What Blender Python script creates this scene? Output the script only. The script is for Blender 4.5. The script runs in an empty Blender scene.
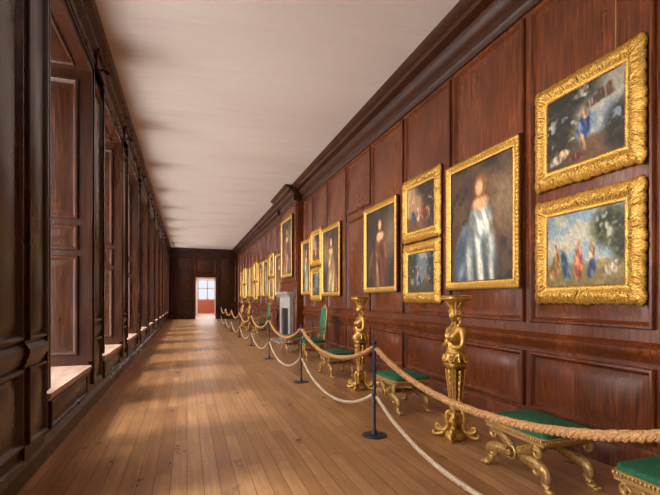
import bpy, math, random
import numpy as np
from mathutils import Vector, Matrix
random.seed(4); np.random.seed(4)
scene=bpy.context.scene
COL=scene.collection
pi=math.pi

# ------------------------------------------------------------------ materials
def s2l(c):
    c=np.asarray(c,dtype=float)/255.0
    return np.where(c<=0.04045,c/12.92,((c+0.055)/1.055)**2.4)
def C(r,g,b):
    l=s2l((r,g,b)); return (float(l[0]),float(l[1]),float(l[2]),1)
def newmat(name):
    m=bpy.data.materials.new(name); m.use_nodes=True
    nt=m.node_tree; b=nt.nodes['Principled BSDF']
    return m,nt,b
def ramp(nt,stops):
    r=nt.nodes.new('ShaderNodeValToRGB'); e=r.color_ramp.elements
    e[0].position,e[0].color=stops[0]; e[1].position,e[1].color=stops[-1]
    for p,c in stops[1:-1]:
        x=e.new(p); x.color=c
    return r
def noise_chain(nt,scale_vec,scale,detail=6,rough=.6,dist=0.0):
    tc=nt.nodes.new('ShaderNodeTexCoord'); mp=nt.nodes.new('ShaderNodeMapping')
    mp.inputs['Scale'].default_value=scale_vec
    nt.links.new(tc.outputs['Object'],mp.inputs['Vector'])
    n=nt.nodes.new('ShaderNodeTexNoise'); n.inputs['Scale'].default_value=scale
    n.inputs['Detail'].default_value=detail; n.inputs['Roughness'].default_value=rough
    n.inputs['Distortion'].default_value=dist
    nt.links.new(mp.outputs['Vector'],n.inputs['Vector'])
    return n
def add_bump(nt,b,n,strength,dist=.01):
    bp=nt.nodes.new('ShaderNodeBump'); bp.inputs['Strength'].default_value=strength
    bp.inputs['Distance'].default_value=dist
    nt.links.new(n.outputs[0],bp.inputs['Height']); nt.links.new(bp.outputs['Normal'],b.inputs['Normal'])
def wood(name,dark,mid,light,grain=(30,30,1.6),rough=.38,spec=.5,lo=(.6,.56,.52,1),hi=(1.22,1.2,1.16,1)):
    m,nt,b=newmat(name)
    n=noise_chain(nt,grain,1.6,8,.6,.5)
    r=ramp(nt,[(.28,dark),(.5,mid),(.74,light)])
    nt.links.new(n.outputs[0],r.inputs[0])
    n2=noise_chain(nt,(1.2,1.2,.6),1.6,5)
    r2=ramp(nt,[(.3,lo),(.7,hi)])
    nt.links.new(n2.outputs[0],r2.inputs[0])
    mx=nt.nodes.new('ShaderNodeMix'); mx.data_type='RGBA'; mx.blend_type='MULTIPLY'
    mx.inputs[0].default_value=1
    nt.links.new(r.outputs[0],mx.inputs[6]); nt.links.new(r2.outputs[0],mx.inputs[7])
    nt.links.new(mx.outputs[2],b.inputs['Base Color'])
    rr=ramp(nt,[(.3,(rough+.08,)*3+(1,)),(.7,(rough-.06,)*3+(1,))]); nt.links.new(n2.outputs[0],rr.inputs[0])
    nt.links.new(rr.outputs[0],b.inputs['Roughness'])
    b.inputs['Specular IOR Level'].default_value=spec
    add_bump(nt,b,n,.1,.003)
    return m
def plain(name,col,rough=.6,metal=0,ns=20,var=.25,bump=0,bd=.01,sv=(1,1,1)):
    m,nt,b=newmat(name)
    n=noise_chain(nt,sv,ns,4)
    lo=tuple(c*(1-var) for c in col[:3])+(1,); hi=tuple(min(1,c*(1+var)) for c in col[:3])+(1,)
    r=ramp(nt,[(.3,lo),(.7,hi)]); nt.links.new(n.outputs[0],r.inputs[0])
    nt.links.new(r.outputs[0],b.inputs['Base Color'])
    b.inputs['Roughness'].default_value=rough; b.inputs['Metallic'].default_value=metal
    if bump: add_bump(nt,b,n,bump,bd)
    return m
def gold(name,cav_shade,mid,hi,ns=45,bump=.5,rough=.34,metal=.75,k=.22):
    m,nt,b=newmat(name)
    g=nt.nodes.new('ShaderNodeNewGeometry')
    r=ramp(nt,[(.40,cav_shade),(.49,mid),(.56,hi)])  # occlusion shade in carved creases painted into the colour by pointiness
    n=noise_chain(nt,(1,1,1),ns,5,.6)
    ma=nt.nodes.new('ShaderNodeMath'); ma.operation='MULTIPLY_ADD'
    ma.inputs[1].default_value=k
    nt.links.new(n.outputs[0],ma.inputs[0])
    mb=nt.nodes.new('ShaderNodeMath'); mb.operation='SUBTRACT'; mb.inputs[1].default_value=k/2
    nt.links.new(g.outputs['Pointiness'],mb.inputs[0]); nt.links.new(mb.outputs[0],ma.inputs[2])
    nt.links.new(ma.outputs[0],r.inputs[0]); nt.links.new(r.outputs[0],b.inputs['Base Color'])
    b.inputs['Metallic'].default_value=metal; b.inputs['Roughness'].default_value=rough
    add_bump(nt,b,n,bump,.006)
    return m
M_WR=wood('panelling_wood_red',C(56,23,9),C(102,48,20),C(142,80,40),rough=.29)
M_WD=wood('cornice_wood',C(34,16,8),C(62,30,15),C(90,52,30),rough=.34)
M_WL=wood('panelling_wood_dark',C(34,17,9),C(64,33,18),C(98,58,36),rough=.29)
M_SILL_SUNLIT=wood('sill_wood_sunlit',C(156,122,104),C(190,160,142),C(214,188,170),grain=(6,1,6),rough=.45,lo=(.85,.84,.82,1),hi=(1.08,1.06,1.04,1))  # sunlight on the window seats is put into this pale wood colour
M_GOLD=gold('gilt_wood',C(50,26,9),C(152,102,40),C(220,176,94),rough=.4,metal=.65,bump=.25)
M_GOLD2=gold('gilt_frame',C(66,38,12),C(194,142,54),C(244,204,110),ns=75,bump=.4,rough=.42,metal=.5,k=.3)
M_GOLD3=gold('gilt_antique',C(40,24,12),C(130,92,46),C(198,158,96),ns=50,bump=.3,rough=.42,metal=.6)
M_GREEN=plain('green_velvet',C(26,98,66),.7,0,60,.35,.3,.004)
M_POST=plain('post_paint',C(40,54,80),.35,.35,30,.2)
M_BLACK=plain('black_metal',C(40,30,26),.4,.4,30,.2)
M_ROPE=plain('manila_rope',C(198,148,96),.85,0,110,.45,.9,.006)
M_ROPE2=plain('pale_rope',C(212,190,162),.85,0,110,.35,.8,.005)
M_CEIL=plain('ceiling_plaster',C(220,208,200),.7,0,.55,.04,.9,.16,sv=(.35,1.5,1))
M_MARB=plain('grey_marble',C(176,170,166),.35,0,5,.2)
M_WHITE=plain('white_paint',C(226,222,214),.5,0,6,.04)
M_REDDISH=plain('pink_plaster',C(170,98,72),.6,0,6,.15)
M_FIREBLACK=plain('firebox_black',C(18,15,14),.9,0,10,.3)

def floor_mat():
    m,nt,b=newmat('oak_floorboards')
    tc=nt.nodes.new('ShaderNodeTexCoord'); sp=nt.nodes.new('ShaderNodeSeparateXYZ'); cb=nt.nodes.new('ShaderNodeCombineXYZ')
    nt.links.new(tc.outputs['Object'],sp.inputs[0])
    nt.links.new(sp.outputs['Y'],cb.inputs['X']); nt.links.new(sp.outputs['X'],cb.inputs['Y'])
    br=nt.nodes.new('ShaderNodeTexBrick'); nt.links.new(cb.outputs[0],br.inputs['Vector'])
    br.offset=.37; br.inputs['Scale'].default_value=1
    br.inputs['Brick Width'].default_value=2.3; br.inputs['Row Height'].default_value=.12
    br.inputs['Mortar Size'].default_value=.003; br.inputs['Mortar Smooth'].default_value=.3
    br.inputs['Color1'].default_value=C(200,152,106); br.inputs['Color2'].default_value=C(172,124,82)
    br.inputs['Mortar'].default_value=C(96,62,40); br.inputs['Bias'].default_value=0
    n=noise_chain(nt,(16,.7,1),1.5,8,.65,.5)
    r=ramp(nt,[(.3,(.76,.74,.72,1)),(.7,(1.15,1.13,1.12,1))]); nt.links.new(n.outputs[0],r.inputs[0])
    n2=noise_chain(nt,(1.8,.9,1),2.2,7,.7)
    r2=ramp(nt,[(.34,(.74,.72,.71,1)),(.66,(1.1,1.1,1.1,1))]); nt.links.new(n2.outputs[0],r2.inputs[0])
    m1=nt.nodes.new('ShaderNodeMix'); m1.data_type='RGBA'; m1.blend_type='MULTIPLY'; m1.inputs[0].default_value=1
    m2=nt.nodes.new('ShaderNodeMix'); m2.data_type='RGBA'; m2.blend_type='MULTIPLY'; m2.inputs[0].default_value=1
    nt.links.new(br.outputs['Color'],m1.inputs[6]); nt.links.new(r.outputs[0],m1.inputs[7])
    nt.links.new(m1.outputs[2],m2.inputs[6]); nt.links.new(r2.outputs[0],m2.inputs[7])
    nt.links.new(m2.outputs[2],b.inputs['Base Color'])
    rr=ramp(nt,[(.3,(.25,.25,.25,1)),(.7,(.42,.42,.42,1))]); nt.links.new(n2.outputs[0],rr.inputs[0])
    nt.links.new(rr.outputs[0],b.inputs['Roughness'])
    bp=nt.nodes.new('ShaderNodeBump'); bp.inputs['Strength'].default_value=.25; bp.inputs['Distance'].default_value=.004
    bp.invert=True
    nt.links.new(br.outputs['Fac'],bp.inputs['Height']); nt.links.new(bp.outputs['Normal'],b.inputs['Normal'])
    return m
M_FLOOR=floor_mat()
def paint_mat():
    m,nt,b=newmat('oil_paint')
    a=nt.nodes.new('ShaderNodeAttribute'); a.attribute_name='paint'
    nt.links.new(a.outputs['Color'],b.inputs['Base Color'])
    b.inputs['Roughness'].default_value=.5
    n=noise_chain(nt,(1,1,1),60,3); add_bump(nt,b,n,.08,.003)
    return m
M_PAINT=paint_mat()

# ------------------------------------------------------------------ mesh builder
class MB:
    def __init__(s): s.v=[]; s.f=[]
    def add(s,vs,fs):
        o=len(s.v); s.v+=[tuple(map(float,p)) for p in vs]; s.f+=[tuple(i+o for i in f) for f in fs]
    def box(s,x0,x1,y0,y1,z0,z1):
        s.add([(x0,y0,z0),(x1,y0,z0),(x1,y1,z0),(x0,y1,z0),(x0,y0,z1),(x1,y0,z1),(x1,y1,z1),(x0,y1,z1)],
              [(0,3,2,1),(4,5,6,7),(0,1,5,4),(1,2,6,5),(2,3,7,6),(3,0,4,7)])
    def loft(s,rings,c0=True,c1=True,closed=True):
        n=len(rings[0]); vs=[p for r in rings for p in r]; fs=[]
        for i in range(len(rings)-1):
            for j in range(n if closed else n-1):
                a=i*n+j; b=i*n+(j+1)%n; fs.append((a,b,b+n,a+n))
        if c0: fs.append(tuple(reversed(range(n))))
        if c1: fs.append(tuple(range((len(rings)-1)*n,len(rings)*n)))
        s.add(vs,fs)
    def panel(s,O,U,V,N,w,h,prof):
        O,U,V,N=map(Vector,(O,U,V,N)); rings=[]
        for t,d in prof:
            rings.append([O+U*a+V*b+N*d for a,b in ((t,t),(w-t,t),(w-t,h-t),(t,h-t))])
        s.loft(rings,False,True)
    def extr(s,poly,P,A,B,T,L):
        P,A,B,T=map(Vector,(P,A,B,T))
        s.loft([[P+A*a+B*b for a,b in poly],[P+A*a+B*b+T*L for a,b in poly]])
    def tube(s,pts,rad,n=8,flat=None,up=(0,0,1),caps=True):
        pts=[Vector(p) for p in pts]; m=len(pts)
        if not hasattr(rad,'__len__'): rad=[rad]*m
        rings=[]; u=None
        for i in range(m):
            t=(pts[min(i+1,m-1)]-pts[max(i-1,0)]).normalized()
            if u is None:
                u=Vector(up)
                if abs(u.dot(t))>.9: u=Vector((1,0,0))
            u=(u-t*u.dot(t)).normalized(); w=t.cross(u)
            fl=1 if flat is None else flat
            rings.append([pts[i]+(u*math.cos(2*pi*j/n)*rad[i]+w*math.sin(2*pi*j/n)*rad[i]*fl) for j in range(n)])
        s.loft(rings,caps,caps)
    def lathe(s,prof,c=(0,0,0),n=20,axis='z'):
        rings=[]
        for r,z in prof:
            rg=[]
            for j in range(n):
                a=2*pi*j/n; x=r*math.cos(a); y=r*math.sin(a)
                if axis=='z': p=(c[0]+x,c[1]+y,c[2]+z)
                elif axis=='x': p=(c[0]+z,c[1]+x,c[2]+y)
                else: p=(c[0]+x,c[1]+z,c[2]+y)
                rg.append(p)
            rings.append(rg)
        s.loft(rings)
    def ball(s,c,r,nu=12,nv=8,rot=None,fn=None):
        if not hasattr(r,'__len__'): r=(r,r,r)
        rings=[]
        for i in range(nv+1):
            th=pi*min(max(i/nv,.02),.98); rg=[]
            for j in range(nu):
                ph=2*pi*j/nu
                d=Vector((math.sin(th)*math.cos(ph),math.sin(th)*math.sin(ph),-math.cos(th)))
                k=fn(d) if fn else 1
                p=Vector((d.x*r[0]*k,d.y*r[1]*k,d.z*r[2]*k))
                if rot: p=rot@p
                rg.append(p+Vector(c))
            rings.append(rg)
        s.loft(rings)
    def obj(s,name,mat,smooth=True,ang=38):
        me=bpy.data.meshes.new(name); me.from_pydata(s.v,[],s.f)
        import bmesh
        bm=bmesh.new(); bm.from_mesh(me); bmesh.ops.recalc_face_normals(bm,faces=bm.faces); bm.to_mesh(me); bm.free()
        me.materials.append(mat)
        if smooth:
            me.shade_smooth(); me.set_sharp_from_angle(angle=math.radians(ang))
        o=bpy.data.objects.new(name,me); COL.objects.link(o); return o
def cr(pts,k=6):
    pts=[Vector(p) for p in pts]; P=[pts[0]*2-pts[1]]+pts+[pts[-1]*2-pts[-2]]; out=[]
    for i in range(1,len(P)-2):
        for j in range(k):
            t=j/k
            out.append(.5*((2*P[i])+(P[i+1]-P[i-1])*t+(2*P[i-1]-5*P[i]+4*P[i+1]-P[i+2])*t*t+(3*P[i]-P[i-1]-3*P[i+1]+P[i+2])*t**3))
    out.append(pts[-1]); return out
def lerps(vals,n):
    return list(np.interp(np.linspace(0,1,n),np.linspace(0,1,len(vals)),vals))
def struct(o): o['kind']='structure'; return o
def empty(name,loc,label,cat,rotz=0,group=None):
    e=bpy.data.objects.new(name,None); e.empty_display_size=.1
    e.location=loc; e.rotation_euler=(0,0,rotz); COL.objects.link(e)
    e['label']=label; e['category']=cat
    if group: e['group']=group
    return e
def put(o,par): o.parent=par; return o
def dup(root,loc,label=None,rotz=None,skip=()):
    r=root.copy(); COL.objects.link(r); r.location=loc
    if rotz is not None: r.rotation_euler=(0,0,rotz)
    if label: r['label']=label
    def rec(a,b):
        for ch in list(a.children):
            c=ch.copy(); COL.objects.link(c); c.parent=b; rec(ch,c)
    rec(root,r); return r

# ------------------------------------------------------------------ room shell
XL,XR,YN,YF,H=-1.21,3.42,-3.0,32.0,4.9
BOL=[(0,0),(0,.026),(.010,.040),(.028,.042),(.040,.030),(.050,.012),(.060,.002),(.085,.002),(.15,.024)]
SM =[(0,0),(0,.016),(.008,.026),(.02,.024),(.032,.006),(.045,.002),(.08,.016)]
b=MB(); b.box(-2.3,3.9,YN-.2,YF+.3,-.2,0); struct(b.obj('floor',M_FLOOR))
b=MB(); b.box(-2.3,3.9,YN-.2,YF+.3,H,H+.2); struct(b.obj('ceiling',M_CEIL))
b=MB(); b.box(XR,XR+.25,YN,YF,0,H)
CH0,CH1,XC=13.15,15.65,3.22
CM=(CH0+CH1)/2
NR=(-1,0,0)
def rpanel(y0,y1,z0,z1,x=XR,prof=BOL):
    b.panel((x,y0,z0),(0,1,0),(0,0,1),NR,y1-y0,z1-z0,prof)
edges=[3.76+1.375*k for k in range(-4,7)]+[13.05]
segs=[(edges[i],edges[i+1]) for i in range(len(edges)-1)]
segs+= [(15.8+1.375*k,15.8+1.375*(k+1)) for k in range(0,11)]
for (a,c) in segs:
    if abs(a-7.885)<.02 or abs(a-19.925)<.02:
        rpanel(a+.045,c-.045,1.16,3.12); rpanel(a+.045,c-.045,3.26,4.38)
    else: rpanel(a+.045,c-.045,1.16,4.38)
    rpanel(a+.045,c-.045,.27,.86,prof=BOL)
struct(b.obj('wall_right',M_WR,ang=25))
b=MB(); b.box(XC,XR+.1,CH0,CH1,0,H)
rpanel(CH0+.1,CH1-.1,1.95,4.38,x=XC)
for y0,y1 in ((CH0+.04,CH0+.34),(CH1-.34,CH1-.04)): rpanel(y0,y1,.27,1.8,x=XC,prof=SM)
struct(b.obj('wall_chimney',M_WR,ang=25))
CORN=[(0,4.42),(.03,4.42),(.035,4.47),(.055,4.50),(.055,4.58),(.10,4.61),(.15,4.68),(.16,4.73),(.27,4.75),(.28,4.81),(.33,4.83),(.38,4.88),(.38,H),(0,H)]
RAIL=[(0,.90),(.02,.90),(.03,.93),(.055,.955),(.07,.985),(.07,1.01),(.045,1.03),(.02,1.05),(0,1.06)]
BASE=[(0,0),(.045,0),(.045,.15),(.03,.18),(.03,.2),(.012,.225),(0,.23)]
def runs(poly,name,mat,breast=True):
    m=MB()
    for y0,y1,x in ((YN,CH0,XR),(CH0,CH1,XC),(CH1,YF,XR)):
        if x==XC and not breast: continue
        m.extr(poly,(x,y0,0),(-1,0,0),(0,0,1),(0,1,0),y1-y0)
    if breast:
        for y,s in ((CH0,-1),(CH1,1)):
            w=XR-XC; e=.12
            m.extr([(p[0]*.4,p[1]) for p in poly],(XC-e,y,0),(0,s,0),(0,0,1),(1,0,0),w+e)
    return struct(m.obj(name,mat,ang=30))
runs(CORN,'trim_1',M_WD); runs(BASE,'baseboard_right',M_WR,False)
m=MB()
for y0,y1 in ((YN,CH0),(CH1,YF)): m.extr(RAIL,(XR,y0,0),(-1,0,0),(0,0,1),(0,1,0),y1-y0)
struct(m.obj('trim_2',M_WR,ang=30))
# left wall
XO=-2.1; S0=4.54; PW=2.75; HEAD=4.32; SILL=.55
starts=[S0+PW*k for k in range(-2,10)]
OWS=[1.8,1.25]+[1.8]*10
b=MB(); NL=(1,0,0)
b.box(XO,XL,YN,starts[0],0,H)
b.box(XO,XL,YN,YF,HEAD,H)
piers=[]
for i,s in enumerate(starts):
    OW=OWS[i]
    e=s+OW; nxt=starts[i+1] if i+1<len(starts) else YF
    b.box(XO,XL,e,nxt,0,HEAD); piers.append((e,nxt))
    b.box(XO,XL,s,e,0,SILL-.04)
    b.panel((XL,s+.12,.2),(0,1,0),(0,0,1),NL,OW-.24,.26,SM)
    for (z0,z1) in ((.68,1.95),(2.02,2.34),(2.42,4.2)):
        b.panel((XO+.12,e,z0),(1,0,0),(0,0,1),(0,-1,0),.66,z1-z0,BOL)
        b.panel((XO+.12,s,z0),(1,0,0),(0,0,1),(0,1,0),.66,z1-z0,BOL)
    b.panel((XO+.12,s+.15,HEAD),(1,0,0),(0,1,0),(0,0,-1),.66,OW-.3,SM)
    for y0,y1 in ((s-.13,s),(e,e+.13)):
        b.box(XL,XL+.035,y0,y1,.6,HEAD+.13)
    b.box(XL,XL+.035,s,e,HEAD,HEAD+.13)
    b.box(XL+.035,XL+.055,s-.13,s-.09,.6,HEAD+.13); b.box(XL+.035,XL+.055,e+.09,e+.13,.6,HEAD+.13)
    b.box(XL+.035,XL+.055,s-.13,e+.13,HEAD+.09,HEAD+.13)
    b.box(XL+.035,XL+.045,s-.03,s,.6,HEAD); b.box(XL+.035,XL+.045,e,e+.03,.6,HEAD)
RL=[(p[0]*.5,p[1]) for p in RAIL]
for e,n in piers:
    w=n-e
    if w<.5: continue
    if w>1.2:
        ps=n-.62
        b.panel((XL,e+.16,1.08),(0,1,0),(0,0,1),NL,ps-e-.2,3.2,BOL)
        b.panel((XL,e+.12,.27),(0,1,0),(0,0,1),NL,ps-e-.16,.6,BOL)
        b.box(XL,XL+.03,ps,n-.13,.0,HEAD+.13)
        b.panel((XL+.03,ps+.03,1.08),(0,1,0),(0,0,1),NL,.43,3.2,[(t*.6,d*.7) for t,d in BOL])
        b.panel((XL+.03,ps+.03,.27),(0,1,0),(0,0,1),NL,.43,.6,[(t*.6,d*.7) for t,d in BOL])
        b.extr(RL,(XL,e+.13,0),(1,0,0),(0,0,1),(0,1,0),ps-e-.13)
        b.extr(RL,(XL+.03,ps,0),(1,0,0),(0,0,1),(0,1,0),.49)
        continue
    b.panel((XL,e+.18,1.08),(0,1,0),(0,0,1),NL,w-.36,3.2,BOL)
    b.panel((XL,e+.18,.27),(0,1,0),(0,0,1),NL,w-.36,.6,BOL)
    b.extr(RL,(XL,e+.13,0),(1,0,0),(0,0,1),(0,1,0),w-.26)
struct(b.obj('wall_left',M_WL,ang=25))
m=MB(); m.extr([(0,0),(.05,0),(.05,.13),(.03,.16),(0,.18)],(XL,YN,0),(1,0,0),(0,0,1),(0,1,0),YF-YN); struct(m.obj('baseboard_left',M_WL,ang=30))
m=MB(); m.extr([(0,4.5),(.05,4.5),(.055,4.56),(.03,4.58),(.03,4.66),(.09,4.7),(.10,4.76),(.17,4.8),(.18,4.86),(.18,H),(0,H)],(XL,YN,0),(1,0,0),(0,0,1),(0,1,0),YF-YN)
for e,n in piers:
    if n-e>.5:
        c=n-.47; m.box(XL,XL+.08,c-.3,c+.3,4.5,4.68); m.box(XL,XL+.11,c-.33,c+.33,4.68,4.73)
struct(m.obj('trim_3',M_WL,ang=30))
for i,s in enumerate(starts):
    OW=OWS[i]
    m=MB(); m.box(XO,XL+.045,s-.0,s+OW,SILL-.04,SILL); m.box(XL,XL+.03,s,s+OW,SILL-.07,SILL-.04)
    struct(m.obj('trim_%d'%(i+10),M_SILL_SUNLIT))
    m=MB(); x0,x1=XO+.02,XO+.07
    for y in (s,s+OW/2-.04,s+OW-.08): m.box(x0,x1,y,y+.08,SILL,HEAD)
    for z in (SILL,2.4,HEAD-.08): m.box(x0,x1,s,s+OW,z,z+.08)
    for k in range(1,6):
        y=s+OW*k/6; m.box(x0+.01,x1-.01,y-.012,y+.012,SILL,HEAD)
    for k in range(1,8):
        z=SILL+(HEAD-SILL)*k/8; m.box(x0+.01,x1-.01,s,s+OW,z-.012,z+.012)
    struct(m.obj('window_%d'%(i+1),M_WHITE))
m=MB(); m.box(-2.1,3.7,YN-.2,YN,0,H); struct(m.obj('wall_back',M_WR))
DX0,DX1,DH=.55,1.92,2.92
b=MB(); b.box(XO,DX0,YF,YF+.3,0,H); b.box(DX1,XR+.2,YF,YF+.3,0,H); b.box(DX0,DX1,YF,YF+.3,DH,H)
for x0,x1 in ((XL+.1,DX0-.25),(DX1+.25,XR-.1)):
    for z0,z1 in ((.27,.86),(1.16,4.3)):
        b.panel((x0,YF,z0),(1,0,0),(0,0,1),(0,-1,0),x1-x0,z1-z0,BOL)
b.panel((DX0,YF,DH+.3),(1,0,0),(0,0,1),(0,-1,0),DX1-DX0,1.0,BOL)
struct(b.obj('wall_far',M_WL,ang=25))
m=MB()
for x0,x1 in ((DX0-.16,DX0),(DX1,DX1+.16)): m.box(x0,x1,YF-.05,YF,0,DH+.16)
m.box(DX0,DX1,YF-.05,YF,DH,DH+.16); m.box(DX0-.2,DX1+.2,YF-.09,YF,DH+.16,DH+.22)
m.box(XL,XR,YF-.2,YF,4.66,H); m.box(XL,XR,YF-.1,YF,4.5,4.66)
m.box(XL,DX0-.16,YF-.04,YF,0,.2); m.box(DX1+.16,XR,YF-.04,YF,0,.2)
struct(m.obj('trim_4',M_WL))
m=MB(); m.box(-1.6,4.2,YF+.3,46,-.2,0); struct(m.obj('floor_beyond',M_FLOOR))
m=MB(); m.box(-1.6,4.2,YF+.3,46,H-.4,H-.2); struct(m.obj('ceiling_beyond',M_CEIL))
m=MB(); m.box(-1.8,-1.6,YF+.3,46,0,H-.4); m.box(4.2,4.4,YF+.3,46,0,H-.4)
BX0,BX1=.85,2.25
m.box(-1.6,BX0,39,39.3,0,H-.4); m.box(BX1,4.2,39,39.3,0,H-.4); m.box(BX0,BX1,39,39.3,3.0,H-.4)
struct(m.obj('wall_beyond',M_REDDISH))
m=MB()
m.box(BX0-.14,BX0,38.95,39,0,3.12); m.box(BX1,BX1+.14,38.95,39,0,3.12); m.box(BX0-.14,BX1+.14,38.95,39,3.0,3.14)
struct(m.obj('trim_5',M_WHITE))
WX0,WX1=1.0,2.9
m=MB(); m.box(-1.6,WX0,45.8,46,0,H-.4); m.box(WX1,4.2,45.8,46,0,H-.4); m.box(WX0,WX1,45.8,46,3.6,H-.4); m.box(WX0,WX1,45.8,46,0,1.3)
struct(m.obj('wall_end',M_REDDISH))
m=MB()
for x in (WX0,(WX0+WX1)/2-.05,WX1-.1): m.box(x,x+.1,45.82,45.88,1.3,3.6)
for k in range(3): z=1.3+k*(2.3-.08)/2; m.box(WX0,WX1,45.82,45.88,z,z+.08)
struct(m.obj('window_20',M_MARB))

# ------------------------------------------------------------------ painted canvases: soft colour studies
class Pic:
    def __init__(s,w,h,n,base):
        s.asp=w/h; s.ny=n; s.nx=max(8,int(n*s.asp))
        u=np.linspace(0,s.asp,s.nx); v=np.linspace(0,1,s.ny)
        s.U,s.V=np.meshgrid(u,v); s.a=np.zeros((s.ny,s.nx,3))+np.array(base,float)
    def mix(s,m,c): m=np.clip(m,0,1)[...,None]; s.a=s.a*(1-m)+np.array(c,float)*m
    def grad(s,x0,y0,x1,y1,c,op=1):
        d=((s.U-x0)*(x1-x0)+(s.V-y0)*(y1-y0))/((x1-x0)**2+(y1-y0)**2); s.mix(np.clip(d,0,1)*op,c)
    def em(s,cx,cy,rx,ry,ang=0,soft=.25):
        ca,sa=math.cos(ang),math.sin(ang); dx=s.U-cx; dy=s.V-cy
        d=np.sqrt(((dx*ca+dy*sa)/rx)**2+((-dx*sa+dy*ca)/ry)**2); return np.clip((1-d)/soft+.5,0,1)
    def ell(s,cx,cy,rx,ry,c,ang=0,soft=.5,op=1): s.mix(s.em(cx,cy,rx,ry,ang,soft)*op,c)
    def nz(s,k,seed,kx=None,ang=0):
        kx=kx or k; ca,sa=math.cos(ang),math.sin(ang)
        r=np.random.RandomState(seed); G=64; g=r.rand(G,G)
        X=(s.U*ca+s.V*sa)*kx+20; Y=(-s.U*sa+s.V*ca)*k+20
        xi=np.floor(X).astype(int); yi=np.floor(Y).astype(int); fx=X-xi; fy=Y-yi; fx=fx*fx*(3-2*fx); fy=fy*fy*(3-2*fy); xi%=G-1; yi%=G-1
        return (g[yi,xi]*(1-fx)+g[yi,xi+1]*fx)*(1-fy)+(g[yi+1,xi]*(1-fx)+g[yi+1,xi+1]*fx)*fy
    def blot(s,k,th,c,seed,mask=1,op=1): s.mix(np.clip(((s.nz(k,seed)*.65+s.nz(k*2.3,seed+1)*.35)-th)*7,0,1)*mask*op,c)
    def cloth(s,mask,col,seed,kx=16,ky=3.5,ang=0,hi=.8):
        v=s.nz(ky,seed,kx,ang)*.65+s.nz(ky*2,seed+1,kx*2.2,ang)*.35
        v=np.clip((v-.22)/.56,0,1)[...,None]; c=np.array(col,float)
        sh=c*.42*(1-v)+c*1.0*v+ (255-c)*np.clip((v-.62)/.38,0,1)*hi
        m=mask[...,None]; s.a=s.a*(1-m)+sh*m
    def finish(s,seed=3,vg=.3):
        s.a=s.a*(1+.14*(s.nz(60,seed)[...,None]-.5))*(1+.22*(s.nz(24,seed+1,60,.5)[...,None]-.5))
        d=np.sqrt(((s.U/s.asp-.5)/.5)**2+((s.V-.5)/.5)**2)
        s.a*= (1-vg*np.clip(d-.55,0,1))[...,None]; s.a*=np.array([1,.94,.84]); return s
SK=(222,178,142)
def tall(n,tone,accent,bg,bg2,hair,seed=1,flip=False):
    # dark ground with one bright upright mass of drapery colour and a small warm accent above it
    p=Pic(1.15,1.4,n,bg); A=p.asp
    p.blot(5,.48,bg2,seed+1,op=.8); p.blot(10,.6,tuple(int(c*.45) for c in bg),seed+2,op=.8)
    p.ell(A*.92,.66,.2,.24,tuple(min(255,c+70) for c in bg2),soft=1.2,op=.7)
    p.cloth(p.em(.20,.2,.14,.3,-.2,.5),accent,seed+20,9,3,-.5,.4)
    p.cloth(p.em(.42,.16,.22,.38,.08,.3),tone,seed+21,14,2.4,.12,.7)
    p.cloth(p.em(.42,.52,.15,.16,0,.4),tone,seed+22,14,4,.4,.6)
    p.ell(.42,.66,.10,.06,SK,soft=.6); p.ell(.42,.80,.085,.10,hair,soft=.5); p.ell(.405,.795,.045,.065,SK,soft=.6)
    p.finish(seed)
    if flip: p.a=p.a[:,::-1].copy()
    return p
def wide(n,sky,ground,dark,spots,seed=20,mass=((.1,.6,.42,.6),(.35,1.0,.5,.3))):
    # loose landscape: sky, ground, dark foliage masses and scattered coloured touches
    p=Pic(.78,.65,n,sky); p.grad(0,1,0,.25,tuple(int(c*.9+24) for c in sky)); p.blot(4,.5,(212,200,176),seed+5,op=.6)
    p.mix(np.clip((.34-p.V)*14,0,1),ground); p.blot(7,.5,tuple(int(c*1.25) for c in ground),seed+6,mask=(p.V<.34),op=.7)
    for i,(x,y,rx,ry) in enumerate(mass):
        mk=p.em(x,y,rx,ry,0,.6)*np.clip((p.nz(9,seed+i)*.6+p.nz(22,seed+i+3)*.4-.2)*6,0,1); p.cloth(mk,dark,seed+i,20,20,0,.06)
    for i,(x,y,rx,ry,c) in enumerate(spots): p.cloth(p.em(x,y,rx,ry,(i%3-1)*.25,.5),c,seed+30+i,26,8,.2,.35)
    return p.finish(seed,.2)
m1=wide(150,(112,136,166),(92,68,42),(46,42,24),[(.62,.45,.10,.2,(48,88,180)),(.64,.62,.05,.07,SK),(.60,.26,.05,.12,SK),(.92,.78,.14,.07,(150,110,84)),(1.0,.84,.05,.05,SK),(.2,.14,.18,.07,(206,194,178)),(.3,.2,.08,.05,SK),(.5,.09,.12,.05,(150,46,36)),(.80,.74,.16,.06,(100,72,58))],20,((.1,.6,.42,.6),(.35,1.0,.5,.3),(1.15,.28,.22,.3)))
m2=wide(150,(132,164,198),(128,116,72),(74,82,40),[(.14,.28,.07,.22,(220,156,58)),(.14,.55,.03,.04,SK),(.32,.28,.07,.22,(76,116,172)),(.32,.55,.03,.04,SK),(.53,.3,.07,.22,(204,94,62)),(.53,.57,.03,.04,SK),(.74,.24,.06,.14,(56,88,166)),(.74,.46,.045,.12,SK),(1.0,.2,.13,.08,(224,214,200)),(1.1,.27,.05,.04,(214,204,188))],30,((1.0,.74,.26,.26),(1.15,.5,.14,.2)))
m2.mix(m2.em(.2,.55,.24,.16,0,.3)*(m2.V>.42)*.0,(160,142,112))
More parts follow.
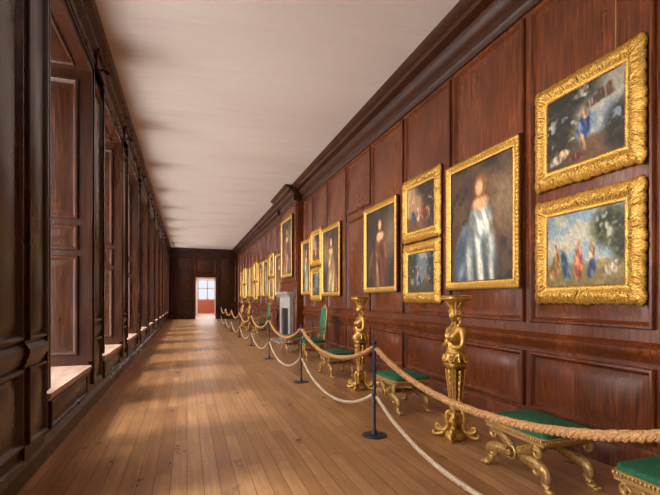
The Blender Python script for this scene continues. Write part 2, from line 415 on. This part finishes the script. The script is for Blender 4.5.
m3=wide(110,(150,120,96),(104,70,42),(60,40,24),[(.75,.4,.09,.2,(160,56,42)),(.5,.35,.08,.16,SK),(.3,.3,.1,.16,(66,92,140)),(.95,.3,.08,.14,(200,150,90)),(.2,.7,.1,.08,(230,178,116))],40,((1.1,.6,.4,.6),(.8,1.0,.4,.25)))
m4=wide(110,(92,112,132),(66,66,50),(36,46,40),[(.5,.42,.07,.24,SK),(.56,.3,.12,.12,(84,134,186)),(.85,.3,.08,.14,(160,96,60)),(.2,.28,.1,.1,(190,180,160))],50,((.1,.7,.34,.5),(1.1,.6,.2,.5)))
pl=tall(180,(184,206,226),(110,150,200),(74,48,34),(96,74,48),(140,92,54))
pk=tall(120,(146,82,44),(110,60,34),(50,36,26),(76,56,38),(70,40,24),9)
p3=tall(90,(206,178,110),(150,70,40),(62,42,30),(96,72,46),(96,58,32),5,True)
p4=tall(70,(170,90,60),(196,160,100),(56,42,30),(84,64,44),(70,42,26),7)
p5=tall(70,(196,196,186),(200,150,60),(64,50,34),(96,84,60),(110,70,40),8,True)
_cm={}
def canvas_mesh(key,w,h,pic):
    if key in _cm: return _cm[key]
    ny,nx=pic.ny,pic.nx; me=bpy.data.meshes.new('canvas')
    xs=np.linspace(-w/2,w/2,nx); zs=np.linspace(-h/2,h/2,ny); X,Z=np.meshgrid(xs,zs)
    vs=np.stack([X.ravel(),np.full(X.size,-.022),Z.ravel()],1)
    fs=[(j*nx+i,j*nx+i+1,(j+1)*nx+i+1,(j+1)*nx+i) for j in range(ny-1) for i in range(nx-1)]
    n0=len(vs); back=[(-w/2,-.004,-h/2),(w/2,-.004,-h/2),(w/2,-.004,h/2),(-w/2,-.004,h/2)]
    me.from_pydata(vs.tolist()+back,[],fs+[(n0+3,n0+2,n0+1,n0)])
    at=me.color_attributes.new('paint','FLOAT_COLOR','POINT')
    lin=s2l(np.clip(pic.a.reshape(-1,3),0,255)); arr=np.ones((n0+4,4)); arr[:n0,:3]=lin; arr[n0:,:3]=.05
    at.data.foreach_set('color',arr.ravel().astype(np.float32))
    me.materials.append(M_PAINT); _cm[key]=me; return me
_fm={}
_R=np.random.RandomState(8).rand(400,16)
def frame_mesh(w,h,fw,style,n):
    key=(w,h,fw,style,n)
    if key in _fm: return _fm[key]
    if style=='carved':
        T=[0,.03,.07,.11,.15,.2,.25,.31,.38,.45,.52,.59,.66,.73,.8,.87,.93,.98,1.0,1.0]
        D=[.02,.03,.036,.034,.03,.032,.038,.046,.054,.06,.064,.066,.064,.058,.05,.040,.03,.02,.012,0]
    else:
        T=[0,.05,.1,.16,.24,.34,.46,.58,.68,.76,.84,.92,1,1]
        D=[.02,.034,.036,.026,.028,.034,.044,.054,.062,.064,.056,.05,.04,0]
    ih,iw=h/2-fw,w/2-fw
    cs=[(-1,-1),(1,-1),(1,1),(-1,1)]
    rings=[]
    for k in range(4):
        a=cs[k]; c=cs[(k+1)%4]; L=w if k%2==0 else h
        nn=int(n*L)
        for i in range(nn):
            q=i/nn; rg=[]
            for jj,(t,d) in enumerate(zip(T,D)):
                A=((iw+t*fw)*a[0],(ih+t*fw)*a[1]); B=((iw+t*fw)*c[0],(ih+t*fw)*c[1])
                x=A[0]+(B[0]-A[0])*q; z=A[1]+(B[1]-A[1])*q
                s=(q-.5)*L
                nx_,nz_=(0,-1) if k==0 else (1,0) if k==1 else (0,1) if k==2 else (-1,0)
                dd=d
                if style=='carved' and 0<t<1.01:
                    cc=min(abs(q-.5)*L, abs(min(q,1-q))*L)
                    amp=1+.9*math.exp(-(cc/.07)**2)
                    sa=abs(s); P=.095; cell=int(sa/P)
                    if d>0:
                        best=0
                        for cc_ in (cell-1,cell,cell+1):
                            cy=.40 if cc_%2==0 else .66
                            du=(sa-(cc_+.5)*P)/P; dv=(t-cy)*fw/P
                            r=math.hypot(du,dv)
                            if r<.62:
                                an=math.atan2(dv,du)
                                best=max(best,(.62-r)*1.5*(.55+.45*math.cos(18*r+an)))
                        vein=math.sin(sa*2*pi/.019+12*t)*.35
                        dd=d+amp*(.022*best-.008+.003*vein)*math.sin(pi*min(1,.12+t*.9))
                        dd+=.003*(_R[int(sa*110)%400,jj%16]-.5)
                    out=amp*.014*abs(math.sin(pi*sa/P))**.6*(max(0,t-.6)/.4)
                    out*= min(1,min(q,1-q)*L/.02+.3)
                    x+=nx_*out; z+=nz_*out
                    inn=-.005*abs(math.sin(sa*2*pi/.06))*(1-min(1,t/.2)); x+=nx_*inn; z+=nz_*inn
                elif style!='carved' and d>0:
                    if .6<t<.9: dd=d+.004*math.sin(s*2*pi/.045)
                    elif t<.12: dd=d+.002*math.sin(s*2*pi/.022)
                    elif .2<t<.6:
                        cc=min(abs(q-.5)*L, abs(min(q,1-q))*L); dd=d+.006*math.exp(-(cc/.12)**2)*(1+math.sin(s*2*pi/.06+t*9))
                rg.append((x,-dd,z))
            rings.append(rg)
    m=len(T); N=len(rings); vs=[p for r in rings for p in r]; fs=[]
    for i in range(N):
        for j in range(m-1):
            a=i*m+j; b_=((i+1)%N)*m+j; fs.append((a,b_,b_+1,a+1))
    fs2=[]
    for i in range(N):
        a=i*m; b_=((i+1)%N)*m; fs2.append((a,a+m-1,b_+m-1,b_))
    me=bpy.data.meshes.new('frame'); me.from_pydata(vs,[],fs+fs2)
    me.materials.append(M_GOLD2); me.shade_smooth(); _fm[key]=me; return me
def painting(y,z,w,h,fw,style,key,pic,label,group,x=XR-.044,n=110,cord=False):
    e=empty('framed_painting',(x,y,z),label,'painting',-pi/2,group)
    f=bpy.data.objects.new('frame',frame_mesh(w,h,fw,style,n)); COL.objects.link(f); put(f,e)
    c=bpy.data.objects.new('canvas',canvas_mesh(key,w-2*fw+.012,h-2*fw+.012,pic)); COL.objects.link(c); put(c,e)
    if cord:
        m=MB()
        m.tube([(w*.28,-.012,h/2-.01),(w*.28,-.006,4.43-z)],.005,6)
        o=m.obj('hanging_chain',M_GOLD3); put(o,e)
    return e
GP='gilt framed paintings on the panelled wall'
SW,SH,SF=1.11,.98,.16
PWd,PH,PF=1.38,1.64,.115
LT='gilt framed upright painting in dark brown tones'
LR='carved gilt frame around a reddish landscape painting'
LD='carved gilt frame around a dusky grey landscape painting'
painting(3.035,2.965,SW,SH,SF,'carved','m1',m1,'ornately carved gilt frame, dark wooded painting with blue touch',GP,cord=True,n=220)
painting(3.035,1.855,SW,SH,SF,'carved','m2',m2,'ornately carved gilt frame, bright blue and ochre landscape painting',GP,n=220)
painting(4.49,2.335,PWd,PH,PF,'plain','pl',pl,'large upright gilt frame, painting with pale blue satin tones',GP,n=120)
painting(5.91,2.79,SW,SH,SF,'carved','m3',m3,LR,GP,n=130)
painting(5.90,1.80,SW-.03,SH-.08,SF,'carved','m4',m4,LD,GP,n=130)
painting(7.37,2.335,PWd+.04,PH,PF,'plain','pk',pk,LT,GP,n=60)
painting(10.25,2.335,PWd+.04,PH+.1,PF,'plain','p3',p3,'gilt framed upright painting with golden cloth tones',GP,n=50)
painting(11.55,2.80,SW-.1,SH,SF,'carved','m3',m3,LR,GP,n=70)
painting(11.55,1.80,SW-.1,SH-.08,SF,'carved','m4',m4,LD,GP,n=70)
painting(12.6,2.335,.98,PH,PF,'plain','p5',p5,'gilt framed upright painting with white cloth tones',GP,n=40)
painting(CM-.05,3.1,PWd+.25,2.0,.14,'plain','p4',p4,'large gilt framed painting hung above the chimneypiece',GP,x=XC-.044,n=40)
yy=16.35
ids=[('p4',p4),('m4',m4),('p5',p5),('p3',p3),('m3',m3),('p4',p4),('p5',p5),('m4',m4),('p3',p3)]
for key,pc in ids:
    if key[0]=='m':
        painting(yy+.35,2.80,SW-.06,SH,SF,'carved','m3',m3,LR,GP,n=60)
        painting(yy+.35,1.80,SW-.06,SH-.08,SF,'carved','m4',m4,LD,GP,n=60); yy+=1.45
    else:
        painting(yy+.3,2.335,PWd-.1,PH,PF,'plain',key,pc,LT,GP,n=40); yy+=1.5

# ------------------------------------------------------------------ stools
def cushion(m,hx,hy,z0,z1,dome,n=14,xo=0):
    rings=[]
    prof=[(0,.93),(.15,.99),(.4,1.0),(.65,1.0),(.85,.985),(.96,.95),(1,.88)]
    def ring(sc,zf):
        r=[]
        for j in range(48):
            a=2*pi*j/48; ca,sa=math.cos(a),math.sin(a); e=.22
            x=math.copysign(abs(ca)**e,ca)*hx*sc; y=math.copysign(abs(sa)**e,sa)*hy*sc
            r.append((x+xo,y,zf))
        return r
    for t,sc in prof: rings.append(ring(sc,z0+(z1-z0)*t))
    for sc in (.75,.55,.35,.15,.03): rings.append(ring(sc,z1+dome*(1-(sc/.88)**2)))
    m.loft(rings)
def paw(m,c,dy,r=.03):
    m.ball((c[0],c[1],c[2]+r*.75),(r*1.0,r*1.35,r*.75),12,8)
    for k in (-1,0,1): m.ball((c[0]+k*r*.6,c[1]+dy*r*1.35,r*.42),(r*.36,r*.6,r*.42),8,6)
def leaf(m,p,d,L,w,nrm,lf=.12):
    p=Vector(p); d=Vector(d).normalized(); nrm=Vector(nrm).normalized(); sd=d.cross(nrm).normalized()
    rings=[]
    for t in (0,.2,.45,.7,.88,1):
        ww=w*(math.sin(pi*min(.97,.12+t*.86))**.7)*(1.15-.5*t); lift=lf*L*t**3
        c=p+d*L*t+nrm*(lift+.002)
        rings.append([c-sd*ww-nrm*.004,c-sd*ww*.5+nrm*.005,c+nrm*.010,c+sd*ww*.5+nrm*.005,c+sd*ww-nrm*.004,c-nrm*.008])
    m.loft(rings)
def spiral(m,c,r0,turns,rad,plane='yz',start=0,sgn=1,n=22):
    pts=[]
    for i in range(n):
        t=i/(n-1); a=start+sgn*turns*2*pi*t; r=r0*(1-.8*t)
        u,v=r*math.cos(a),r*math.sin(a)
        pts.append((c[0],c[1]+u,c[2]+v) if plane=='yz' else (c[0]+u,c[1],c[2]+v))
    m.tube(pts,lerps([rad,rad*.5],n),7)
def xlegs(root,hx,hy,zt,mat,cx=0):
    for sx in (-1,1):
        for sy in (-1,1):
            m=MB(); x=cx+sx*(hx-.04)+.012*sy*sx
            P=[(x,-sy*(hy-.05),zt-.02),(x,-sy*(hy-.12),zt-.035),(x,-sy*(hy-.19),zt-.07),(x,-sy*.07,zt*.70),(x,0,zt*.62),(x,sy*.09,zt*.56),(x,sy*(hy-.13),zt*.53),(x,sy*(hy-.05),zt*.44),(x,sy*(hy-.025),zt*.30),(x,sy*(hy-.05),.07),(x,sy*(hy-.01),.035)]
            pts=cr(P,5); rad=lerps([.020,.024,.027,.027,.029,.031,.037,.035,.027,.019,.023],len(pts))
            m.tube(pts,rad,12,flat=1.4,up=(1,0,0))
            spiral(m,(x+sx*.016,-sy*(hy-.075),zt-.06),.042,1.5,.016,start=pi/2,sgn=sy)
            spiral(m,(x+sx*.016,sy*(hy-.105),zt*.42),.040,1.5,.015,start=pi*.5,sgn=-sy)
            for i in (8,13,24,28,33):
                p=pts[i]; q=(pts[i+1]-pts[i-1]).normalized(); leaf(m,p+Vector((sx*.022,0,.006)),q*(1 if i>20 else -1),.06,.022,(sx,0,.35))
            leaf(m,(x,sy*(hy-.015),zt*.42),(0,-sy*.1,-1),.07,.024,(0,sy,0))
            paw(m,(x,sy*(hy+.0),0),sy,.034)
            put(m.obj('leg',mat),root)
        m=MB(); x=cx+sx*(hx-.04)
        m.lathe([(.001,0),(.055,0),(.058,.034*sx),(.048,.042*sx),(.043,.034*sx),(.03,.036*sx),(.022,.056*sx),(.001,.06*sx)],(x+sx*.014,0,zt*.62),18,'x')
        for k in range(10):
            a=2*pi*k/10; m.ball((x+sx*.046,.048*math.cos(a),zt*.62+.048*math.sin(a)),.009,6,5)
        put(m.obj('medallion',mat),root)
    m=MB(); L=2*(hx-.04)
    m.lathe([(.012,0),(.02,L*.05),(.03,L*.12),(.016,L*.18),(.026,L*.3),(.034,L*.42),(.02,L*.47),(.036,L*.5),(.02,L*.53),(.034,L*.58),(.026,L*.7),(.016,L*.82),(.03,L*.88),(.02,L*.95),(.012,L)],(cx-L/2,0,zt*.62),14,'x')
    put(m.obj('stretcher',mat),root)
def stool(loc,label):
    root=empty('footstool',loc,label,'stool',0,'green gilt footstools along the wall')
    hx,hy=.25,.325
    m=MB(); cushion(m,hx,hy,.375,.435,.03); put(m.obj('seat',M_GREEN),root)
    m=MB()
    for z in (.392,.362):
        pts=[]
        for j in range(61):
            a=2*pi*j/60; ca,sa=math.cos(a),math.sin(a); e=.22
            pts.append((math.copysign(abs(ca)**e,ca)*(hx+.003),math.copysign(abs(sa)**e,sa)*(hy+.003),z))
        m.tube(pts,.008,6)
    for sx in (-1,1):
        for k in range(27): m.ball((sx*(hx+.005),-hy*.94+k*hy*1.88/26,.377),(.006,.009,.013),6,5)
    for sy in (-1,1):
        for k in range(21): m.ball((-hx*.92+k*hx*1.84/20,sy*(hy+.005),.377),(.009,.006,.013),6,5)
    put(m.obj('seat_trim',M_GOLD3),root)
    m=MB(); zr=.335
    m.box(-hx+.01,hx-.01,-hy+.01,-hy+.05,zr,.378); m.box(-hx+.01,hx-.01,hy-.05,hy-.01,zr,.378)
    m.box(-hx+.01,-hx+.05,-hy+.05,hy-.05,zr,.378); m.box(hx-.05,hx-.01,-hy+.05,hy-.05,zr,.378)
    put(m.obj('seat_rail',M_GOLD3),root)
    xlegs(root,hx,hy,.345,M_GOLD3)
    return root
s0=stool((2.65,2.82,0),'gilt carved cross-legged stool with green velvet seat')
for y in (1.65,5.15,7.75,11.4): dup(s0,(2.65,y,0))

def chair(loc,label):
    root=empty('armchair',loc,label,'chair',0,'green gilt armchairs along the wall')
    hx,hy=.25,.27
    m=MB(); cushion(m,hx,hy,.385,.46,.03); put(m.obj('seat',M_GREEN),root)
    m=MB()
    m.box(-hx+.01,hx-.01,-hy+.01,hy-.01,.34,.385); put(m.obj('seat_rail',M_GOLD3),root)
    xlegs(root,hx,hy,.345,M_GOLD3)
    def bk(a,ins):
        ca,sa=math.cos(a),math.sin(a); e=.35
        return math.copysign(abs(ca)**e,ca)*(.215-ins), .87+math.copysign(abs(sa)**e,sa)*(.32-ins)
    m=MB(); rings=[]
    for x,ins in ((.205,.03),(.215,.0),(.25,0),(.265,.02)):
        r=[]
        for j in range(40):
            y,z=bk(2*pi*j/40,ins); r.append((x+(z-.5)*.09,y,z))
        rings.append(r)
    m.loft(rings); put(m.obj('backrest',M_GREEN),root)
    m=MB(); pts=[]
    for j in range(49):
        y,z=bk(2*pi*j/48,-.012); pts.append((.235+(z-.5)*.09,y,z))
    m.tube(pts,.016,8)
    for sy in (-1,1): m.tube([(.215,sy*.22,.37),(.23,sy*.225,.6)],.02,8)
    for k in range(-2,3): m.ball((.305,k*.04,1.205+.02*(2-abs(k))),(.015,.025,.025),8,6)
    put(m.obj('back_frame',M_GOLD3),root)
    for sy in (-1,1):
        m=MB(); pts=cr([(.25,sy*.24,.72),(.1,sy*.265,.70),(-.1,sy*.275,.67),(-.2,sy*.27,.65),(-.23,sy*.26,.61),(-.19,sy*.26,.60)],5); m.tube(pts,lerps([.016,.02,.022,.024,.016],len(pts)),8)
        pts=cr([(-.16,sy*.26,.64),(-.12,sy*.26,.56),(-.17,sy*.255,.47),(-.18,sy*.25,.36)],5); m.tube(pts,.018,8)
        put(m.obj('armrest',M_GOLD3),root)
    return root
c0=chair((2.8,9.95,0),'gilt armchair with tall green upholstered back')
dup(c0,(2.75,17.0,0))
dup(s0,(2.65,20.0,0))

# ------------------------------------------------------------------ torcheres (gilt term figures)
def torchere(loc,label):
    root=empty('torchere',loc,label,'candle stand',0,'gilt figural stands along the wall')
    m=MB()
    m.lathe([(.09,.0),(.105,.02),(.10,.05),(.065,.08),(.05,.13),(.068,.17),(.055,.21),(.048,.24)],n=24)
    for k in range(4):
        a=pi/4+k*pi/2; ca,sa=math.cos(a),math.sin(a)
        P=[(.05,.27),(.08,.25),(.088,.19),(.075,.13),(.10,.075),(.15,.07),(.19,.09),(.186,.122),(.158,.118),(.162,.097)]
        pts=cr([(r*ca,r*sa,z) for r,z in P],5); m.tube(pts,lerps([.018,.022,.024,.022,.026,.024,.02,.016,.012,.009],len(pts)),10)
        pts=cr([(r*ca,r*sa,z) for r,z in ((.10,.09),(.13,.045),(.17,.026),(.205,.024),(.225,.045),(.21,.058))],5); m.tube(pts,lerps([.018,.024,.023,.021,.015,.009],len(pts)),10)
        leaf(m,(.07*ca,.07*sa,.14),(ca*.5,sa*.5,1),.10,.026,(ca,sa,0)); leaf(m,(.10*ca,.10*sa,.09),(ca,sa,.1),.08,.022,(0,0,1))
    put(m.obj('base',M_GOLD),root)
    m=MB(); rings=[]
    def sq(h,z,e=.45,hx=None,xo=0):
        hx=hx or h; return [(math.copysign(abs(math.cos(a))**e,math.cos(a))*hx+xo,math.copysign(abs(math.sin(a))**e,math.sin(a))*h,z) for a in [2*pi*j/32 for j in range(32)]]
    for h,z in ((.048,.22),(.066,.24),(.066,.26),(.048,.275),(.042,.30),(.045,.36),(.054,.46),(.066,.58),(.076,.68),(.080,.72),(.094,.73),(.098,.745),(.094,.76),(.080,.77),(.087,.84)): rings.append(sq(h,z,.5))
    m.loft(rings)
    for fx,fy in ((-1,0),(0,-1),(0,1),(1,0)):
        tv=(0 if fx else 1, 0 if fy else 1)
        def at(u,z,o):
            h=.042+max(0,z-.30)*.09; return ((h+o)*fx+tv[0]*u,(h+o)*fy+tv[1]*u,z)
        for sg in (-1,1): m.tube([at(sg*.030,.33,.002),at(sg*.044,.5,.002),at(sg*.058,.70,.002)],.006,6)
        for i in range(6):
            leaf(m,at(0,.69-i*.055,0.0),(0,0,-1),.055,.018-.0018*i,(fx,fy,0))
        leaf(m,at(-.022,.30,0),(0,0,1),.09,.018,(fx,fy,0)); leaf(m,at(.022,.30,0),(0,0,1),.09,.018,(fx,fy,0)); leaf(m,at(0,.29,.004),(0,0,1),.12,.022,(fx,fy,0))
        for sg in (-1,1):
            pts=[]
            for q in range(16):
                a=pi/2+q*.6*sg; r=.034*(1-q/19)
                u=sg*.062+ r*math.cos(a); z=.80+r*math.sin(a)
                pts.append((fx*(.097)+tv[0]*u,fy*(.097)+tv[1]*u,z))
            m.tube(pts,lerps([.012,.009,.006],len(pts)),7)
    put(m.obj('shaft',M_GOLD),root)
    m=MB(); n=40
    def body(z,hx,hy,xo,br=0):
        r=[]
        for j in range(n):
            a=2*pi*j/n; x=math.cos(a)*hx; y=math.sin(a)*hy
            if br:
                for s in (-1,1):
                    ang=pi+s*.52; d=math.atan2(math.sin(a-ang),math.cos(a-ang)); k=br*math.exp(-(d/.30)**2); x+=math.cos(a)*k; y+=math.sin(a)*k*.5
            r.append((x+xo,y,z))
        return r
    R=[body(.83,.085,.095,0),body(.86,.088,.105,0),body(.89,.078,.095,0),body(.92,.066,.082,0),body(.95,.060,.074,-.002),body(.98,.062,.08,-.004,.006),body(1.0,.064,.088,-.006,.020),body(1.018,.065,.093,-.006,.030),body(1.036,.064,.098,-.006,.031),body(1.052,.062,.102,-.005,.022),body(1.07,.058,.107,-.003,.010),body(1.09,.054,.113,.0),body(1.108,.048,.115,.002),body(1.122,.040,.10,.003),body(1.135,.034,.06,.002),body(1.15,.029,.034,0),body(1.175,.027,.028,-.004),body(1.195,.032,.032,-.008)]
    m.loft(R)
    def hd(d):
        k=1; f=1 if d.x<0 else 0
        k+=.17*math.exp(-(((d.y)/.15)**2+((d.z+.12)/.2)**2))*f
        for s in (-1,1): k-=.09*math.exp(-(((d.y-s*.34)/.17)**2+((d.z-.08)/.12)**2))*f; k+=.035*math.exp(-(((d.y-s*.34)/.09)**2+((d.z-.06)/.05)**2))*f
        k+=.05*math.exp(-((d.y/.2)**2+((d.z+.48)/.07)**2))*f
        k-=.04*math.exp(-((d.y/.3)**2+((d.z+.6)/.05)**2))*f
        k+=.08*math.exp(-((d.y/.3)**2+((d.z+.82)/.14)**2))*f
        return k
    m.ball((-.008,0,1.238),(.058,.050,.067),40,32,fn=hd)
    for s in (-1,1):
        pts=cr([(.005,s*.10,1.095),(0,s*.124,1.06),(.0,s*.130,1.0),(-.02,s*.128,.94),(-.065,s*.10,.925),(-.09,s*.058,.95)],5)
        m.tube(pts,lerps([.030,.032,.028,.025,.022,.015],len(pts)),10)
        for q in range(4): m.tube([(-.09,s*(.060-.009*q),.95-.004*q),(-.097,s*(.043-.009*q),.968-.004*q),(-.094,s*(.030-.009*q),.978-.005*q)],[.0065,.006,.0045],6)
        m.tube([(-.088,s*.060,.958),(-.094,s*.056,.975)],.006,6)
    put(m.obj('figure',M_GOLD),root)
    m=MB()
    for k in range(15):
        a=-pi*.66+k*pi*1.32/14
        m.tube(cr([(-.03+.005*abs(a),.012*math.sin(a*1.4),1.302),(.052*math.cos(a)-.006,.050*math.sin(a),1.28),(.056*math.cos(a)+.0,.054*math.sin(a),1.24)],4),.011,6)
    for k in range(9):
        a=-pi*.5+k*pi/8; m.ball((.05*math.cos(a)+.004,.05*math.sin(a),1.205),(.016,.016,.022),8,6)
    for s in (-1,1):
        m.tube(cr([(.01,s*.05,1.22),(.02,s*.058,1.17),(-.01,s*.055,1.13),(-.035,s*.065,1.09),(-.05,s*.06,1.06)],5),lerps([.014,.012,.007],21),8)
        m.tube(cr([(-.045,s*.008,1.292),(-.052,s*.03,1.275),(-.03,s*.05,1.25)],5),.010,7)
    put(m.obj('hair',M_GOLD),root)
    m=MB()
    for q in range(6):
        z=.855+.013*q; pts=[((.088-.004*q)*math.cos(a),(.104-.006*q)*math.sin(a),z+.014*math.sin(2*a+q*.5)) for a in [2*pi*j/36 for j in range(37)]]
        m.tube(pts,.010,6)
    for k in range(10):
        a=2*pi*k/10; leaf(m,(.085*math.cos(a),.098*math.sin(a),.86),(math.cos(a)*.2,math.sin(a)*.2,-1),.085,.026,(math.cos(a),math.sin(a),0))
    put(m.obj('drapery',M_GOLD),root)
    m=MB()
    m.lathe([(.04,1.285),(.06,1.305),(.052,1.32),(.06,1.34),(.085,1.362),(.10,1.375),(.11,1.385)],n=24)
    for k in range(12):
        a=2*pi*k/12; leaf(m,(.05*math.cos(a),.05*math.sin(a),1.31),(math.cos(a)*.5,math.sin(a)*.5,1),.07,.018,(math.cos(a),math.sin(a),0),.3)
    put(m.obj('capital',M_GOLD),root)
    m=MB(); rings=[]
    for h,z in ((.11,1.385),(.125,1.39),(.135,1.405),(.13,1.42),(.135,1.43),(.125,1.435)): rings.append(sq(h,z,.5))
    m.loft(rings); put(m.obj('top',M_GOLD),root)
    return root
t0=torchere((2.57,3.82,0),'carved gilt stand with female bust on tapering pedestal')
for y in (6.36,19.0,21.4): dup(t0,(2.57,y,0))

# ------------------------------------------------------------------ barrier
PY=[1.1+3.05*k for k in range(0,9)]; PX=1.83
def post(loc):
    root=empty('barrier_post',loc,'slender blue-grey rope barrier post on flat round foot','barrier post',0,'rope barrier posts')
    m=MB(); m.lathe([(.001,0),(.125,0),(.13,.005),(.126,.010),(.08,.014),(.03,.018),(.022,.04),(.018,.07)],n=32); put(m.obj('base',M_POST),root)
    m=MB(); m.lathe([(.013,.06),(.013,.38),(.02,.385),(.02,.425),(.013,.43),(.013,.86),(.021,.865),(.021,.915),(.013,.92),(.012,.935)],n=16); put(m.obj('pole',M_POST),root)
    m=MB(); m.ball((0,0,.952),(.022,.022,.024),14,10); put(m.obj('finial',M_POST),root)
    for z in (.89,.405):
        for s in (-1,1):
            m=MB(); pts=[(0,s*(.035+.018*math.cos(a)),z+.018*math.sin(a)) for a in [2*pi*j/16 for j in range(17)]]; m.tube(pts,.004,6)
            put(m.obj('hook',M_BLACK),root)
    return root
p0=post((PX,PY[0],0))
for y in PY[1:]: dup(p0,(PX,y,0))
def rope(name,z0,zm,rs,Rh,pitch,mat):
    m=MB(); L=3.05-.11; N=300
    for s in range(3):
        pts=[]
        for i in range(N+1):
            t=i/N; y=.055+L*t; q=2*t-1
            sag=(math.cosh(1.3*q)-math.cosh(1.3))/(1-math.cosh(1.3))
            z=z0-(z0-zm)*sag; a=2*pi*y/pitch+s*2*pi/3
            pts.append((Rh*math.cos(a),y,z+Rh*math.sin(a)))
        m.tube(pts,[rs*(1+.12*math.sin(i*.9+s)) for i in range(N+1)],7)
    return m.obj(name,mat)
ru=rope('barrier_rope',.89,.645,.0145,.0140,.11,M_ROPE)
ru['label']='thick twisted tan rope slung between post tops'; ru['category']='rope'; ru['group']='upper barrier ropes'; ru.location=(PX,PY[0],0)
rl=rope('barrier_rope',.405,.10,.0105,.0100,.08,M_ROPE2)
rl['label']='thinner pale rope sagging low between posts'; rl['category']='rope'; rl['group']='lower barrier ropes'; rl.location=(PX,PY[0],0)
for y in PY[1:-1]:
    for r in (ru,rl):
        o=r.copy(); COL.objects.link(o); o.location=(PX,y,0)

# ------------------------------------------------------------------ chimneypiece
root=empty('fireplace',(XC-.022,CM-.05,0),'pale grey marble chimneypiece on the panelled chimney breast','fireplace')
m=MB()
for s in (-1,1):
    y0=s*.78; m.box(-.12,0,min(y0,y0-s*.26),max(y0,y0-s*.26),0,1.45)
m.box(-.12,0,-.52,.52,1.1,1.45)
m.extr([(0,1.45),(.14,1.45),(.16,1.5),(.2,1.54),(.24,1.58),(.24,1.63),(0,1.63)],(0,-.86,0),(-1,0,0),(0,0,1),(0,1,0),1.72)
put(m.obj('surround',M_MARB),root)
m=MB(); m.box(-.05,-.002,-.52,.52,0,1.1); put(m.obj('firebox',M_FIREBLACK),root)  # shallow near-black slab closes the fireplace opening
m=MB(); m.box(-.45,0,-.85,.85,0,.03); put(m.obj('hearth',M_MARB),root)

# ------------------------------------------------------------------ spotlights on left cornice
sp0=None
for i,(e,n) in enumerate(piers):
    if n-e<.5: continue
    c=n-.47
    if sp0 is None:
        sp0=empty('wall_spotlight',(XL+.08,c,4.59),'small dark spotlight fixed to cornice above pier','spotlight',0,'cornice spotlights')
        m=MB(); m.lathe([(.001,0),(.02,0),(.02,.02),(.008,.022),(.008,.05)],(0,0,0),12,'x'); put(m.obj('bracket',M_BLACK),sp0)
        R=Matrix.Rotation(math.radians(28),3,'Y')
        prof=[(.014,0),(.024,.01),(.026,.06),(.022,.06),(.018,.04)]
        mm=MB(); mm.lathe(prof,(0,0,0),14,'x'); mm.v=[tuple(R@Vector(v)+Vector((.04,0,-.01))) for v in mm.v]; put(mm.obj('lamp_head',M_BLACK),sp0)
    else: dup(sp0,(XL+.08,c,4.59))
    L=bpy.data.lights.new('spot','SPOT'); L.energy=380; L.spot_size=math.radians(46); L.spot_blend=1; L.color=(1,.88,.72); L.shadow_soft_size=.08
    o=bpy.data.objects.new('spot',L); COL.objects.link(o); o.location=(XL+.30,c,4.45)
    d=Vector((XR,c,2.2))-o.location; o.rotation_euler=d.to_track_quat('-Z','Y').to_euler()

# ------------------------------------------------------------------ daylight
for i,s in enumerate(starts):
    OW=OWS[i]
    L=bpy.data.lights.new('daylight','AREA'); L.shape='RECTANGLE'; L.size=3.6; L.size_y=OW-.05; L.energy=150; L.color=(1,.97,.93)
    o=bpy.data.objects.new('daylight',L); COL.objects.link(o); o.location=(XO-.15,s+OW/2,2.45); o.rotation_euler=(0,math.radians(-90),0)
    L=bpy.data.lights.new('ground_bounce','AREA'); L.shape='RECTANGLE'; L.size=1.4; L.size_y=1.7; L.energy=46; L.color=(1,.96,.91); L.spread=math.radians(140)
    o=bpy.data.objects.new('ground_bounce',L); COL.objects.link(o); o.location=(XO-.9,s+OW/2,1.1)
    d=Vector((1,0,.6)); o.rotation_euler=d.to_track_quat('-Z','Y').to_euler()
L=bpy.data.lights.new('sun','SUN'); L.energy=3.4; L.angle=math.radians(8); L.color=(1,.95,.88)
o=bpy.data.objects.new('sun',L); COL.objects.link(o); o.rotation_euler=Vector((1,.25,-1.45)).to_track_quat('-Z','Y').to_euler()
L=bpy.data.lights.new('daylight','AREA'); L.shape='RECTANGLE'; L.size=2.4; L.size_y=2.6; L.energy=55; L.color=(1,.96,.92)
o=bpy.data.objects.new('daylight',L); COL.objects.link(o); o.location=(2.0,46.4,2.6); o.rotation_euler=(math.radians(-90),0,0)
for y,e in ((35.6,260),(42.5,300)):  # added fill lights, no visible fitting, to brighten the rooms beyond the doorway
    L=bpy.data.lights.new('fill_beyond','AREA'); L.size=2; L.energy=e; L.color=(1,.93,.85)
    o=bpy.data.objects.new('fill_beyond',L); COL.objects.link(o); o.location=(1.2,y,4.4)
w=bpy.data.worlds.new('World'); scene.world=w; w.use_nodes=True; nt=w.node_tree
bg=nt.nodes['Background']; bg.inputs['Strength'].default_value=1.0; bg.inputs['Color'].default_value=(.85,.9,1,1)

# ------------------------------------------------------------------ camera
cam=bpy.data.cameras.new('Camera'); cam.sensor_width=36; cam.lens=24; cam.shift_y=51.5/660
co=bpy.data.objects.new('Camera',cam); COL.objects.link(co)
co.location=(0,0,1.4); co.rotation_euler=(math.radians(90),0,math.radians(-18))
scene.camera=co
scene.view_settings.view_transform='Standard'
scene.view_settings.exposure=0.0
